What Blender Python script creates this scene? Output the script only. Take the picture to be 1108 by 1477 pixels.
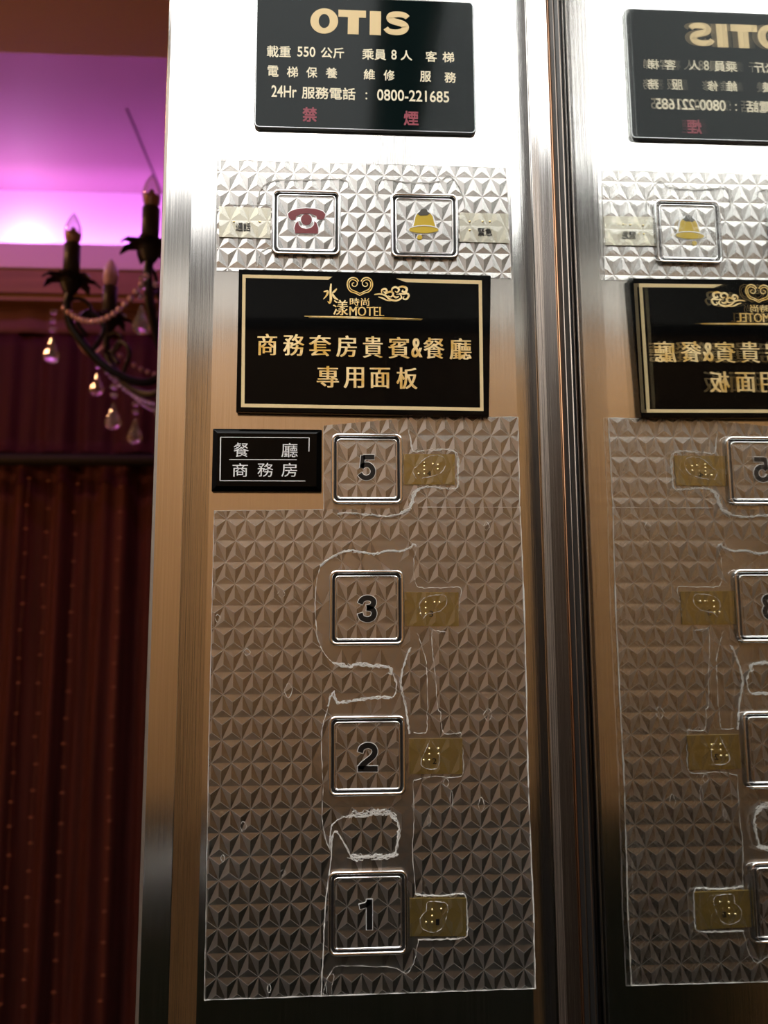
import bpy, bmesh, math, random
from mathutils import Vector, Matrix
random.seed(7)
S = bpy.context.scene
COL = S.collection
for o in list(bpy.data.objects): bpy.data.objects.remove(o)

# ------------------------------------------------------------------ camera
H0 = 1.52                       # camera height above the car floor
CAMD = 0.40                     # camera distance from the panel plane (Y = 0)
PITCH, YAW, ROLL = 0.13332245, 0.05602112, -0.0051651
FPX, CX, CY = 1152.0, 554.0, 738.5
_cp, _sp, _cy, _sy = math.cos(PITCH), math.sin(PITCH), math.cos(YAW), math.sin(YAW)
FW = Vector((_sy*_cp, _cy*_cp, _sp)); _rt = Vector((_cy, -_sy, 0)); _up = _rt.cross(FW)
RT = math.cos(ROLL)*_rt + math.sin(ROLL)*_up
UP = -math.sin(ROLL)*_rt + math.cos(ROLL)*_up
EYE = Vector((0, -CAMD, H0))
cd = bpy.data.cameras.new('camera'); cam = bpy.data.objects.new('camera', cd); COL.objects.link(cam)
cam.matrix_world = Matrix(((RT.x, UP.x, -FW.x, EYE.x), (RT.y, UP.y, -FW.y, EYE.y), (RT.z, UP.z, -FW.z, EYE.z), (0, 0, 0, 1)))
cd.sensor_fit = 'VERTICAL'; cd.sensor_height = 36.0; cd.lens = 36.0*FPX/1477.0
cd.clip_start = 0.01; cd.clip_end = 50
cd.dof.use_dof = True; cd.dof.focus_distance = 0.405; cd.dof.aperture_fstop = 11.0
S.camera = cam
# ------------------------------------------------------------------ view, world, lamps
S.view_settings.view_transform = 'Standard'; S.view_settings.look = 'None'
S.view_settings.gamma = 1; S.view_settings.use_curve_mapping = False
S.view_settings.exposure = 0.0
W = bpy.data.worlds.new('world'); S.world = W; W.use_nodes = True
W.node_tree.nodes['Background'].inputs[0].default_value = (0.9, 0.75, 0.7, 1)
W.node_tree.nodes['Background'].inputs[1].default_value = 0.02
S.cycles.max_bounces = 12; S.cycles.glossy_bounces = 8; S.cycles.transparent_max_bounces = 16
CAR_LIGHT = 6.0                 # radiance of the lift's ceiling diffuser
COVE_COL = (0.62, 0.22, 0.92)
def lamp(name, kind, loc, power, color, rot=(0, 0, 0), **kw):
    l = bpy.data.lights.new(name, kind); l.energy = power; l.color = color
    for k, v in kw.items(): setattr(l, k, v)
    o = bpy.data.objects.new(name, l); COL.objects.link(o); o.location = loc; o.rotation_euler = rot
    return o

def ray(px, py):
    return FW + (px-CX)/FPX*RT - (py-CY)/FPX*UP
def at(px, py, Y=0.0):           # point of the vertical plane Y seen at this place
    d = ray(px, py); t = (Y+CAMD)/d.y
    return EYE + d*t
def xz(px, py, depth=0.0):
    p = at(px, py, -depth); return p.x, p.z

# cove lamps lighting the recessed lobby ceiling
YF = 2.6                          # far wall of the lobby
p = at(25, 328, YF-0.15)
lamp('cove_lamp', 'POINT', p, 1.5, (0.88, 0.5, 1.0), shadow_soft_size=0.03)
p = at(110, 346, YF-0.22)
lamp('cove_strip', 'AREA', p, 17, COVE_COL, rot=(math.radians(97), 0, 0), shape='RECTANGLE', size=3.4, size_y=0.04)
lamp('cove_strip', 'AREA', (-1.0, 1.61, 3.14), 6.5, (0.72, 0.20, 0.85), rot=(math.radians(90), 0, 0), shape='RECTANGLE', size=3.4, size_y=0.04)
# warm downlight of the lobby, off to the left
lamp('lobby_downlight', 'AREA', (-1.6, 1.0, 2.95), 12, (1.0, 0.50, 0.22), shape='DISK', size=0.25)
lamp('lobby_warm_fill', 'POINT', (-2.9, 0.9, 1.5), 22, (1.0, 0.52, 0.22), shadow_soft_size=0.25)  # added warm fill for soffit and curtain, without a fitting

# ------------------------------------------------------------------ materials
def mat(name, col, rough=0.5, metal=0.0, spec=0.5, coat=0.0, trans=0.0, emis=None, estr=0.0, ior=1.45):
    m = bpy.data.materials.new(name); m.use_nodes = True
    b = m.node_tree.nodes['Principled BSDF']
    b.inputs['Base Color'].default_value = (*col, 1); b.inputs['Roughness'].default_value = rough
    b.inputs['Metallic'].default_value = metal; b.inputs['Specular IOR Level'].default_value = spec
    b.inputs['Coat Weight'].default_value = coat; b.inputs['Transmission Weight'].default_value = trans
    b.inputs['IOR'].default_value = ior
    if emis: b.inputs['Emission Color'].default_value = (*emis, 1); b.inputs['Emission Strength'].default_value = estr
    return m
def nodes(m): return m.node_tree.nodes, m.node_tree.links
def noise_tex(m, scale3, detail=3, obj=True):
    n, l = nodes(m)
    tc = n.new('ShaderNodeTexCoord'); mp = n.new('ShaderNodeMapping'); nz = n.new('ShaderNodeTexNoise')
    mp.inputs['Scale'].default_value = scale3; nz.inputs['Scale'].default_value = 1.0; nz.inputs['Detail'].default_value = detail
    l.new(tc.outputs['Object'], mp.inputs['Vector']); l.new(mp.outputs[0], nz.inputs['Vector'])
    return nz
def vary(m, nz, c0, c1, lo=0.3, hi=0.7):
    n, l = nodes(m); r = n.new('ShaderNodeValToRGB')
    r.color_ramp.elements[0].position = lo; r.color_ramp.elements[0].color = (*c0, 1)
    r.color_ramp.elements[1].position = hi; r.color_ramp.elements[1].color = (*c1, 1)
    l.new(nz.outputs['Fac'], r.inputs['Fac']); l.new(r.outputs['Color'], n['Principled BSDF'].inputs['Base Color'])
def bump(m, nz, strength, dist):
    n, l = nodes(m); b = n.new('ShaderNodeBump'); b.inputs['Strength'].default_value = strength; b.inputs['Distance'].default_value = dist
    l.new(nz.outputs['Fac'], b.inputs['Height']); l.new(b.outputs['Normal'], n['Principled BSDF'].inputs['Normal'])

def brushed(name, col, rough):
    m = mat(name, col, rough, 1.0)
    nz = noise_tex(m, (1800, 1800, 14), 4)
    vary(m, nz, tuple(c*0.92 for c in col), tuple(min(1, c*1.06) for c in col), 0.35, 0.65)
    bump(m, nz, 0.10, 0.0003)
    n, l = nodes(m); r = n.new('ShaderNodeMapRange'); r.inputs['To Min'].default_value = rough*0.75; r.inputs['To Max'].default_value = rough*1.3
    l.new(nz.outputs['Fac'], r.inputs['Value']); l.new(r.outputs[0], n['Principled BSDF'].inputs['Roughness'])
    return m
STEEL = brushed('brushed_steel', (0.62, 0.605, 0.585), 0.14)
CHROME = mat('chrome', (0.85, 0.85, 0.85), 0.12, 1.0)
RUBBER = mat('black_gap', (0.008, 0.008, 0.008), 0.5)
BLACKPRINT = mat('black_paint', (0.006, 0.006, 0.006), 0.35)
ACRYLIC = mat('black_acrylic', (0.002, 0.002, 0.002), 0.04, 0, 0.10)
PLATE = mat('dark_display_plate', (0.003, 0.008, 0.008), 0.08, 0, 0.10)
PLATEEDGE = mat('plate_edge', (0.30, 0.31, 0.31), 0.15, 0.6)
GOLD = mat('gold_leaf', (0.86, 0.60, 0.20), 0.32, 0.55)
def _g():
    nz = noise_tex(GOLD, (160, 160, 160), 3); vary(GOLD, nz, (0.72, 0.45, 0.10), (1.0, 0.82, 0.45), 0.35, 0.62)
_g()
PALEGOLD = mat('pale_gold', (0.80, 0.62, 0.33), 0.4, 0.0, 0.2)
PALE = mat('cream_print', (0.95, 0.86, 0.62), 0.5)
REDPRINT = mat('dull_red_print', (0.30, 0.035, 0.06), 0.5)
SILVER = mat('silver_print', (0.85, 0.87, 0.88), 0.35, 0.2)
MAROON = mat('maroon_paint', (0.19, 0.012, 0.018), 0.35)
YELLOW = mat('bell_yellow', (0.60, 0.42, 0.02), 0.35)
DARKBRONZE = mat('bell_bronze', (0.06, 0.055, 0.04), 0.4)
WHITECREASE = mat('film_crease_white', (0.80, 0.78, 0.74), 0.45, 0, 0.5)

def film(name, col, clear, rough, metal=1.0, edge=False):
    m = mat(name, col, rough, metal)
    n, l = nodes(m); tr = n.new('ShaderNodeBsdfTransparent'); mx = n.new('ShaderNodeMixShader')
    tr.inputs[0].default_value = (0.94, 0.94, 0.93, 1)
    mx.inputs[0].default_value = 1-clear
    if edge:
        lw = n.new('ShaderNodeLayerWeight'); lw.inputs['Blend'].default_value = 0.35
        mr = n.new('ShaderNodeMapRange'); mr.inputs['To Min'].default_value = 1-clear; mr.inputs['To Max'].default_value = 0.9
        l.new(lw.outputs['Facing'], mr.inputs['Value']); l.new(mr.outputs[0], mx.inputs[0])
    l.new(tr.outputs[0], mx.inputs[1]); l.new(n['Principled BSDF'].outputs[0], mx.inputs[2])
    l.new(mx.outputs[0], n['Material Output'].inputs['Surface'])
    return m
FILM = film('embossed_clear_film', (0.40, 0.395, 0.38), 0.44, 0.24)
FILMLIT = film('lit_film_facet', (0.62, 0.60, 0.58), 0.44, 0.30, 0.92)  # lighter copy of the film: lit facet sides put into the colour
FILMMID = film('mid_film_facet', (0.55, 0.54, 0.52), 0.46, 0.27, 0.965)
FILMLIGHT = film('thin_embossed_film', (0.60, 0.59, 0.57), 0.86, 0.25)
FILMTAG = film('tag_film_facet', (0.62, 0.58, 0.45), 0.70, 0.3, 0.9)  # lighter tone for the lit facet sides over the tags
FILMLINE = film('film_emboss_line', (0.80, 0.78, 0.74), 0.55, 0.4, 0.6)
CREASE = film('film_crease', (0.88, 0.86, 0.82), 0.25, 0.35, 0.0)
TAGGOLD = mat('gold_tag', (0.36, 0.26, 0.065), 0.28, 0.75)
TAGPALE = mat('pale_tag', (0.62, 0.60, 0.50), 0.25, 0.6)
BRAILLE = mat('braille_gold', (0.95, 0.80, 0.42), 0.2, 0.8)

# ------------------------------------------------------------------ mesh helpers
def tagit(o, label, cat, group=None):
    o['label'] = label; o['category'] = cat
    if group: o['group'] = group
    return o
def empty(name, loc, label, cat, group=None):
    o = bpy.data.objects.new(name, None); COL.objects.link(o); o.location = loc
    return tagit(o, label, cat, group)
def obj(name, bm, m, parent=None, smooth=False, kind=None, extra=()):
    wl = Vector((0, 0, 0)); q = parent
    while q is not None: wl += Vector(q.location); q = q.parent
    if parent is not None or wl.length > 0: bmesh.ops.translate(bm, vec=-wl, verts=bm.verts)
    bmesh.ops.recalc_face_normals(bm, faces=bm.faces)
    me = bpy.data.meshes.new(name); bm.to_mesh(me); bm.free()
    if smooth:
        for f in me.polygons: f.use_smooth = True
    for q in (m, *extra): me.materials.append(q)
    o = bpy.data.objects.new(name, me); COL.objects.link(o)
    if parent is not None: o.parent = parent
    if kind: o['kind'] = kind
    return o
def NB(): return bmesh.new()
def box(bm, x0, x1, y0, y1, z0, z1):
    v = [bm.verts.new((x, y, z)) for x in (x0, x1) for y in (y0, y1) for z in (z0, z1)]
    for f in ((0, 1, 3, 2), (4, 6, 7, 5), (0, 4, 5, 1), (2, 3, 7, 6), (0, 2, 6, 4), (1, 5, 7, 3)):
        bm.faces.new([v[i] for i in f])
def prism(bm, pts, d0, d1):       # polygon in the panel's plane, from depth d0 to d1 in front of it
    a = [bm.verts.new((x, -d0, z)) for x, z in pts]; b = [bm.verts.new((x, -d1, z)) for x, z in pts]
    n = len(pts); bm.faces.new(a); bm.faces.new(list(reversed(b)))
    for i in range(n): bm.faces.new((a[i], a[(i+1) % n], b[(i+1) % n], b[i]))
def rrect(x0, z0, x1, z1, r, n=6):
    out = []
    for cx, cz, a0 in ((x1-r, z1-r, 0), (x0+r, z1-r, 90), (x0+r, z0+r, 180), (x1-r, z0+r, 270)):
        for i in range(n+1):
            a = math.radians(a0+90*i/n); out.append((cx+r*math.cos(a), cz+r*math.sin(a)))
    return out
def sweep(bm, rect, prof, n=7):   # profile [(inset, depth)] carried round a rounded rectangle (x0,z0,x1,z1,r)
    x0, z0, x1, z1, r = rect; rings = []
    for ins, d in prof:
        pts = rrect(x0+ins, z0+ins, x1-ins, z1-ins, max(r-ins, 0.0003), n)
        rings.append([bm.verts.new((x, -d, z)) for x, z in pts])
    k = len(rings[0])
    for a, b in zip(rings, rings[1:]):
        for i in range(k): bm.faces.new((a[i], a[(i+1) % k], b[(i+1) % k], b[i]))
    return rings
def tube(bm, pts, r, n=8, caps=True):
    pts = [Vector(p) for p in pts]; rings = []
    rr = r if isinstance(r, (list, tuple)) else [r]*len(pts)
    up = Vector((0.13, 0.21, 0.97))
    for i, p in enumerate(pts):
        t = (pts[min(i+1, len(pts)-1)]-pts[max(i-1, 0)])
        if t.length < 1e-9: t = Vector((0, 0, 1))
        t.normalize(); u = t.cross(up)
        if u.length < 1e-4: u = t.cross(Vector((1, 0, 0)))
        u.normalize(); w = t.cross(u)
        rings.append([bm.verts.new(p+rr[i]*(math.cos(2*math.pi*k/n)*u+math.sin(2*math.pi*k/n)*w)) for k in range(n)])
    for a, b in zip(rings, rings[1:]):
        for k in range(n): bm.faces.new((a[k], a[(k+1) % n], b[(k+1) % n], b[k]))
    if caps:
        bm.faces.new(rings[0]); bm.faces.new(list(reversed(rings[-1])))
def lathe(bm, prof, c, n=20):     # prof [(r, z)]
    rings = []
    for r, z in prof:
        rings.append([bm.verts.new((c[0]+max(r, 1e-5)*math.cos(2*math.pi*k/n), c[1]+max(r, 1e-5)*math.sin(2*math.pi*k/n), c[2]+z)) for k in range(n)])
    for a, b in zip(rings, rings[1:]):
        for k in range(n): bm.faces.new((a[k], a[(k+1) % n], b[(k+1) % n], b[k]))
    bm.faces.new(rings[0]); bm.faces.new(list(reversed(rings[-1])))
def ball(bm, c, r, seg=8, sq=(1, 1, 1)):
    m = Matrix.Translation(c) @ Matrix.Diagonal((r*sq[0], r*sq[1], r*sq[2], 1))
    bmesh.ops.create_uvsphere(bm, u_segments=seg, v_segments=max(4, seg//2+1), radius=1, matrix=m)
def smoothpath(pts, k=6, closed=False):
    out = []; n = len(pts)
    for i in range(n if closed else n-1):
        g = (lambda j: pts[j % n]) if closed else (lambda j: pts[min(max(j, 0), n-1)])
        p0, p1, p2, p3 = [Vector(g(i+o)) for o in (-1, 0, 1, 2)]
        for s in range(k):
            t = s/k
            out.append(0.5*((2*p1)+(p2-p0)*t+(2*p0-5*p1+4*p2-p3)*t*t+(3*p1-p0-3*p2+p3)*t**3))
    if not closed: out.append(Vector(pts[-1]))
    return out
def ribbon(bm, pts, w, d0, d1):   # flat stroke of width w in the panel's plane; w one number or per point
    P = [Vector(p) for p in pts]; n = len(P); L, Rr = [], []
    ww = w if isinstance(w, (list, tuple)) else [w]*n
    for i in range(n):
        t = P[min(i+1, n-1)]-P[max(i-1, 0)]
        if t.length < 1e-9: t = Vector((1, 0))
        t.normalize(); nn = Vector((-t.y, t.x))*ww[i]/2
        L.append(P[i]+nn); Rr.append(P[i]-nn)
    for i in range(n-1):
        q = [L[i], L[i+1], Rr[i+1], Rr[i]]
        prism(bm, [(a.x, a.y) for a in q], d0, d1)
_tcache = {}
def text_verts(s, offset=0.0):
    key = (s, offset)
    if key in _tcache: return _tcache[key]
    cu = bpy.data.curves.new('txt', 'FONT'); cu.body = s; cu.size = 1.0; cu.offset = offset; cu.extrude = 0.05; cu.resolution_u = 3
    cu.fill_mode = 'BOTH'
    to = bpy.data.objects.new('txt', cu); COL.objects.link(to)
    dg = bpy.context.evaluated_depsgraph_get()
    me = bpy.data.meshes.new_from_object(to.evaluated_get(dg))
    vs = [tuple(v.co) for v in me.vertices]; fs = [tuple(f.vertices) for f in me.polygons]
    bpy.data.objects.remove(to); bpy.data.curves.remove(cu); bpy.data.meshes.remove(me)
    _tcache[key] = (vs, fs); return vs, fs
def text(bm, s, x0, y0, x1, y1, d0, d1, offset=0.0, smear=0.0, bold=0.0):
    """lettering s filling the box x0..x1, y0..y1 (picture units mapped on the plane at depth d1)"""
    vs, fs = text_verts(s, offset)
    cxm, cym = (x0+x1)/2, (y0+y1)/2
    X0, _ = xz(x0, cym, d1); X1, _ = xz(x1, cym, d1); _, Z1 = xz(cxm, y0, d1); _, Z0 = xz(cxm, y1, d1)
    ax, bx = min(v[0] for v in vs), max(v[0] for v in vs); ay, by = min(v[1] for v in vs), max(v[1] for v in vs)
    steps = [(0, 0)] if smear == 0 else [(-1, 0), (-0.33, 0), (0.33, 0), (1, 0)]
    if bold: steps = [(-1, -1), (1, -1), (-1, 1), (1, 1)]; smear = bold/max(1, len(s))
    sm = smear*(X1-X0); sv = sm if bold else 0
    for k, (st, sw) in enumerate(steps):
        nv = []
        for x, y, z in vs:
            u = (x-ax)/(bx-ax); v = (y-ay)/(by-ay)
            nv.append(bm.verts.new((X0+sm+(X1-X0-2*sm)*u+sm*st, -(d1 if z > 0 else d0)-k*2e-6, Z0+sv+(Z1-Z0-2*sv)*v+sv*sw)))
        for f in fs:
            try: bm.faces.new([nv[i] for i in f])
            except ValueError: pass

# ------------------------------------------------------------------ the lift car (setting)
ZC = 2.56; XL = -1.02; YB = -1.55; MX = 0.1148; MT = 0.0037
def struct(name, bm, m, parent=None, smooth=False):
    o = obj(name, bm, m, parent, smooth)
    o['kind'] = 'structure'
    return o
WOOD = mat('warm_brown_wall', (0.42, 0.25, 0.12), 0.35)
vary(WOOD, noise_tex(WOOD, (6, 6, 60), 4), (0.46, 0.235, 0.085), (0.56, 0.30, 0.12))
DARKWOOD = mat('dark_brown_wall', (0.045, 0.03, 0.02), 0.3)
DARKSTONE = mat('dark_green_wainscot', (0.012, 0.016, 0.008), 0.3)
vary(DARKSTONE, noise_tex(DARKSTONE, (9, 9, 9), 5), (0.008, 0.012, 0.005), (0.022, 0.026, 0.014))
bm = NB(); box(bm, XL-0.05, MX+0.3, YB-0.05, 0.10, -0.06, 0.0); struct('floor', bm, DARKSTONE)
bm = NB(); box(bm, XL-0.05, MX+0.3, YB-0.05, 0.10, ZC, ZC+0.06); struct('ceiling', bm, mat('car_ceiling', (0.30, 0.30, 0.30), 0.5))
bm = NB(); box(bm, XL-0.05, MX+0.3, YB-0.05, YB, 0.0, ZC); wb = struct('wall_back', bm, WOOD)
bm = NB(); box(bm, -0.78, MX+0.06, YB+0.0005, YB+0.012, 0.0, 1.09); struct('wainscot', bm, DARKSTONE, wb)
bm = NB(); box(bm, XL, MX+0.06, YB+0.0005, YB+0.008, 2.27, 2.41); struct('frieze', bm, mat('pale_frieze', (0.72, 0.68, 0.62), 0.4), wb)
bm = NB(); box(bm, XL, MX+0.06, YB+0.0005, YB+0.012, 2.41, ZC); struct('cornice', bm, mat('grey_cornice', (0.16, 0.16, 0.16), 0.4), wb)
bm = NB(); box(bm, XL, MX+0.06, YB+0.0005, YB+0.006, 2.245, 2.27); struct('groove', bm, mat('dark_groove', (0.05, 0.045, 0.04), 0.4), wb)
bm = NB(); box(bm, XL-0.05, XL, YB, 0.10, 0.55, ZC); wl_ = struct('wall_left', bm, DARKWOOD)
bm = NB(); box(bm, XL-0.05, XL+0.012, YB, 0.10, 0.0, 0.55); struct('wainscot', bm, DARKSTONE, wl_)
bm = NB(); box(bm, XL+0.0005, XL+0.03, -0.46, -0.02, 0.0, ZC); struct('pale_reflector', bm, mat('satin_reflector', (0.50, 0.42, 0.36), 0.5, 0.4), wl_)  # unseen pale strip added so the panel's left edge reflects something bright
# mirror wall: silvered back behind a sheet of glass
MIRROR = mat('mirror_silver', (0.86, 0.87, 0.86), 0.02, 1.0)
GLASS = mat('mirror_glass', (0.97, 0.98, 0.975), 0.0, 0, 0.5, 0, 1.0, ior=1.32)
bm = NB(); box(bm, MX+MT, MX+0.06, YB, 0.06, 0.0, ZC); wr = struct('wall_right', bm, MIRROR)
bm = NB(); box(bm, MX, MX+MT-0.00005, YB, 0.02, 0.0, ZC); struct('mirror_glass', bm, GLASS, wr)
# ceiling diffuser of the car
DIFF = mat('ceiling_diffuser', (0.9, 0.9, 0.9), 0.5, emis=(1.0, 0.995, 0.98), estr=CAR_LIGHT)
t = empty('ceiling_light', (-0.45, -0.75, ZC-0.04), 'flat white diffuser light in the lift ceiling', 'ceiling light')
bm = NB(); box(bm, -0.93, 0.06, -1.33, -0.12, ZC-0.03, ZC-0.012); obj('diffuser', bm, DIFF, t)
bm = NB()
for a in ((-0.95, -0.93, -1.35, -0.10), (0.06, 0.08, -1.35, -0.10), (-0.93, 0.06, -1.35, -1.33), (-0.93, 0.06, -0.12, -0.10)):
    box(bm, a[0], a[1], a[2], a[3], ZC-0.035, ZC)
obj('frame', bm, CHROME, t)
# handrail on the back wall
t = empty('handrail', (-0.45, YB+0.06, 0.98), 'steel handrail along the back of the lift', 'handrail')
bm = NB(); tube(bm, [(-0.92, YB+0.06, 0.98), (0.02, YB+0.06, 0.98)], 0.016, 14); obj('rail', bm, STEEL, t, True)
for x in (-0.45, 0.0):
    bm = NB(); tube(bm, [(x, YB+0.013, 0.98), (x, YB+0.06, 0.98)], 0.01, 12); obj('bracket', bm, STEEL, t, True)

# ------------------------------------------------------------------ control panel
XA, XB1, XC0, XC1, XE = -0.0943, -0.0786, -0.0655, 0.0920, 0.1038
t = empty('control_panel', (0.0, 0.0, 0.001), 'tall brushed steel lift control panel carrying the call buttons and signs', 'control panel')
prof = [(XA+0.0007, 0.05), (XA, 0.004), (XA+0.0004, 0.0033), (XA+0.0022, 0.0021), (XB1-0.0004, 0.0021), (XB1, 0.0022),
        (XC0, 0.0), (XC1, 0.0), (XE-0.0006, 0.0018), (XE, 0.0024), (XE, 0.05)]
bm = NB(); za, zb = 0.002, ZC-0.002
A = [bm.verts.new((x, y, za)) for x, y in prof]; B = [bm.verts.new((x, y, zb)) for x, y in prof]
for i in range(len(prof)-1): bm.faces.new((A[i], A[i+1], B[i+1], B[i]))
bm.faces.new((A[-1], A[0], B[0], B[-1])); bm.faces.new(A); bm.faces.new(list(reversed(B)))
obj('faceplate', bm, STEEL, t)
# corner post beside the mirror and the dark gasket with two thin rims
bm = NB(); prof = [(XE+0.0004, 0.05), (XE+0.0004, 0.0026), (XE+0.004, -0.0005), (MX-0.0016, -0.0048), (MX-0.0006, -0.0048), (MX-0.0006, 0.05)]
A = [bm.verts.new((x, y, za)) for x, y in prof]; B = [bm.verts.new((x, y, zb)) for x, y in prof]
for i in range(len(prof)-1): bm.faces.new((A[i], A[i+1], B[i+1], B[i]))
bm.faces.new(A); bm.faces.new(list(reversed(B)))
struct('trim_1', bm, STEEL)
bm = NB(); box(bm, MX-0.0005, MX-0.0001, -0.0260, -0.0050, za, zb); g = struct('trim_2', bm, RUBBER)
bm = NB(); tube(bm, [(MX-0.0008, -0.0062, za), (MX-0.0008, -0.0062, zb)], 0.0004, 10)
struct('rim', bm, mat('copper_rim', (0.42, 0.22, 0.12), 0.3, 1.0), g, True)
BRONZE = mat('dark_bronze_rim', (0.22, 0.18, 0.15), 0.3, 1.0)
for y in (-0.0160, -0.0255):
    bm = NB(); tube(bm, [(MX-0.0008, y, za), (MX-0.0008, y, zb)], 0.0004, 10); struct('rim', bm, BRONZE, g, True)

# ------------------------------------------------------------------ embossed films
CELL, ROWH = 0.00962, 0.01072
def inpoly(x, z, poly):
    c = False; n = len(poly)
    for i in range(n):
        x0, z0 = poly[i]; x1, z1 = poly[(i+1) % n]
        if (z0 > z) != (z1 > z) and x < (x1-x0)*(z-z0)/(z1-z0)+x0: c = not c
    return c
def facets(poly, origin, depth, height, flats=(), a=CELL, h=ROWH):
    """a sheet embossed with three-sided pyramids on a triangular lattice, trimmed to a convex outline"""
    bm = NB(); xs = [p[0] for p in poly]; zs = [p[1] for p in poly]; ox, oz = origin
    j0, j1 = int((min(zs)-oz)/h)-2, int((max(zs)-oz)/h)+2; cache = {}
    def node(i, j):
        if (i, j) not in cache: cache[(i, j)] = bm.verts.new((ox+(i+0.5*(j & 1))*a, -depth, oz+j*h))
        return cache[(i, j)]
    i0, i1 = int((min(xs)-ox)/a)-2, int((max(xs)-ox)/a)+3
    for j in range(j0, j1):
        for i in range(i0, i1):
            s = j & 1
            for tri in (((i, j), (i+1, j), (i+s, j+1)), ((i, j+1), (i+1, j+1), (i+1-s if s == 0 else i+0+s-0, j))):
                if tri[0][1] == j+1:
                    tri = ((i, j+1), (i+1, j+1), (i+(1-s), j))
                v = [node(*q) for q in tri]
                c = (v[0].co+v[1].co+v[2].co)/3
                hh = height*random.uniform(0.9, 1.1)
                flat = any(inpoly(c.x, c.z, f) for f in flats)
                if flat: hh *= 0.25
                cv = bm.verts.new((c.x, c.y-hh, c.z))
                for k in range(3):
                    f = bm.faces.new((v[k], v[(k+1) % 3], cv)); mid = (v[k].co.x+v[(k+1) % 3].co.x)/2
                    f.material_index = 1 if k == 0 or (flat and random.random() < 0.75) else (2 if mid < c.x else 0)  # painted shading: left pyramid sides lighter, right sides darker, base between
                if not flat:
                    for q in v[:2]:
                        d = cv.co-q.co; w_ = Vector((-d.z, 0, d.x)).normalized()*0.00009; e = Vector((0, -0.00004, 0))
                        f = bm.faces.new([bm.verts.new(z_) for z_ in (q.co+w_+e, cv.co+w_+e, cv.co-w_+e, q.co-w_+e)]); f.material_index = 3
    cen = Vector((sum(xs)/len(xs), 0, sum(zs)/len(zs))); n = len(poly)
    for k in range(n):
        p = Vector((poly[k][0], 0, poly[k][1])); q = Vector((poly[(k+1) % n][0], 0, poly[(k+1) % n][1]))
        d = q-p; no = Vector((d.z, 0, -d.x))
        if no.length < 1e-9: continue
        no.normalize()
        if (cen-p).dot(no) > 0: no = -no
        bmesh.ops.bisect_plane(bm, geom=bm.verts[:]+bm.edges[:]+bm.faces[:], dist=1e-7, plane_co=p, plane_no=no, clear_outer=True)
    return bm
def Zm(pts, s, ox, oy): return [(ox+x/s, oy+y/s) for x, y in pts]
zA = lambda pts: Zm(pts, 2.261, 290, 600)
zB = lambda pts: Zm(pts, 2.216, 290, 1000)
zU = lambda pts: Zm(pts, 2.409, 300, 220)
def pl(pts, d=0.0): return [xz(x, y, d) for x, y in pts]
def crease(t, pts, w=0.0006, jit=0.0003, strands=1, depth=0.0006, seg=0.0007):
    bm = NB(); w *= 0.72; strands += (strands > 1)
    base = smoothpath([Vector((x, z)) for x, z in pl(pts)], 8)
    for s in range(strands):
        out = []; last = None
        off = Vector((random.uniform(-1, 1), random.uniform(-1, 1)))*jit*(s > 0)*2
        for p in base:
            if last is not None and (p-last).length < seg: continue
            last = p; q = p+off+Vector((random.gauss(0, jit), random.gauss(0, jit)))
            out.append((q.x, -depth-random.uniform(0, 0.0003), q.y))
        if len(out) > 1:
            tube(bm, out, [w*random.choice((0.12, 0.4, 0.7, 0.9, 1.15))/2 for _ in out], 5)
    obj('crease', bm, CREASE, t)
def outline(t, pts, w=0.0005, d=0.0005):
    bm = NB()
    P = [(x, -d, z) for x, z in pl(pts)]
    for a, b in zip(P, P[1:]):
        a, b = Vector(a), Vector(b); n = max(2, int((b-a).length/0.004)); pp = [a.lerp(b, i/n)+Vector((random.gauss(0, 0.00008), 0, random.gauss(0, 0.00008))) for i in range(n+1)]
        tube(bm, pp, [w/2*random.uniform(0.3, 1.1) for _ in pp], 5)
    obj('edge', bm, CREASE, t)
FD, FH = 0.0004, 0.00036
# lower film
loq = [(309, 737), (750, 731), (772, 1425), (295, 1442)]
around3 = zA([(432, 805), (380, 720), (373, 640), (375, 560), (390, 490), (480, 440), (697, 418), (693, 480), (698, 540), (845, 560), (838, 690), (755, 705), (762, 830), (772, 950), (740, 950), (733, 800), (705, 708), (665, 800), (640, 830), (610, 818)])
around2 = zB([(412, 0), (390, 100), (385, 160), (388, 400), (412, 495), (440, 400), (560, 378), (628, 410), (622, 515), (480, 520), (430, 438), (415, 540), (400, 650), (390, 960), (440, 870), (620, 875), (655, 893), (690, 810), (850, 770), (850, 650), (686, 640), (676, 500), (680, 420), (678, 278), (835, 260), (830, 125), (790, 130), (660, 60), (645, 0), (540, 15), (455, 25)])
t = empty('protective_film', (*xz(530, 1080)[:1], -0.0002, xz(530, 1080)[1]), 'tall sheet of star-embossed clear film around buttons 3, 2 and 1', 'plastic film')
obj('sheet', facets(pl(loq), xz(521.2, 749.4), FD, FH, [pl(around3), pl(around2)]), FILM, t, extra=(FILMMID, FILMLIT, FILMLINE))
crease(t, zA([(432, 805), (400, 770), (380, 720), (373, 640), (375, 560), (390, 490), (430, 460)]), 0.0006, 0.00012)
crease(t, zA([(390, 490), (430, 460), (480, 440), (530, 445), (570, 450), (610, 440), (650, 440), (680, 432), (697, 418), (703, 432)]), 0.0006, 0.0003, 4)
crease(t, zA([(703, 432), (693, 480), (698, 540), (715, 560), (780, 560), (845, 560), (843, 600), (840, 640), (838, 690)]), 0.0004, 0.00015)
crease(t, zA([(432, 805), (480, 815), (520, 808), (570, 815), (610, 818), (625, 840)]), 0.0007, 0.0004, 6)
crease(t, zA([(625, 840), (637, 870), (635, 900), (622, 920)]), 0.0006, 0.0002, 2)
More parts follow.
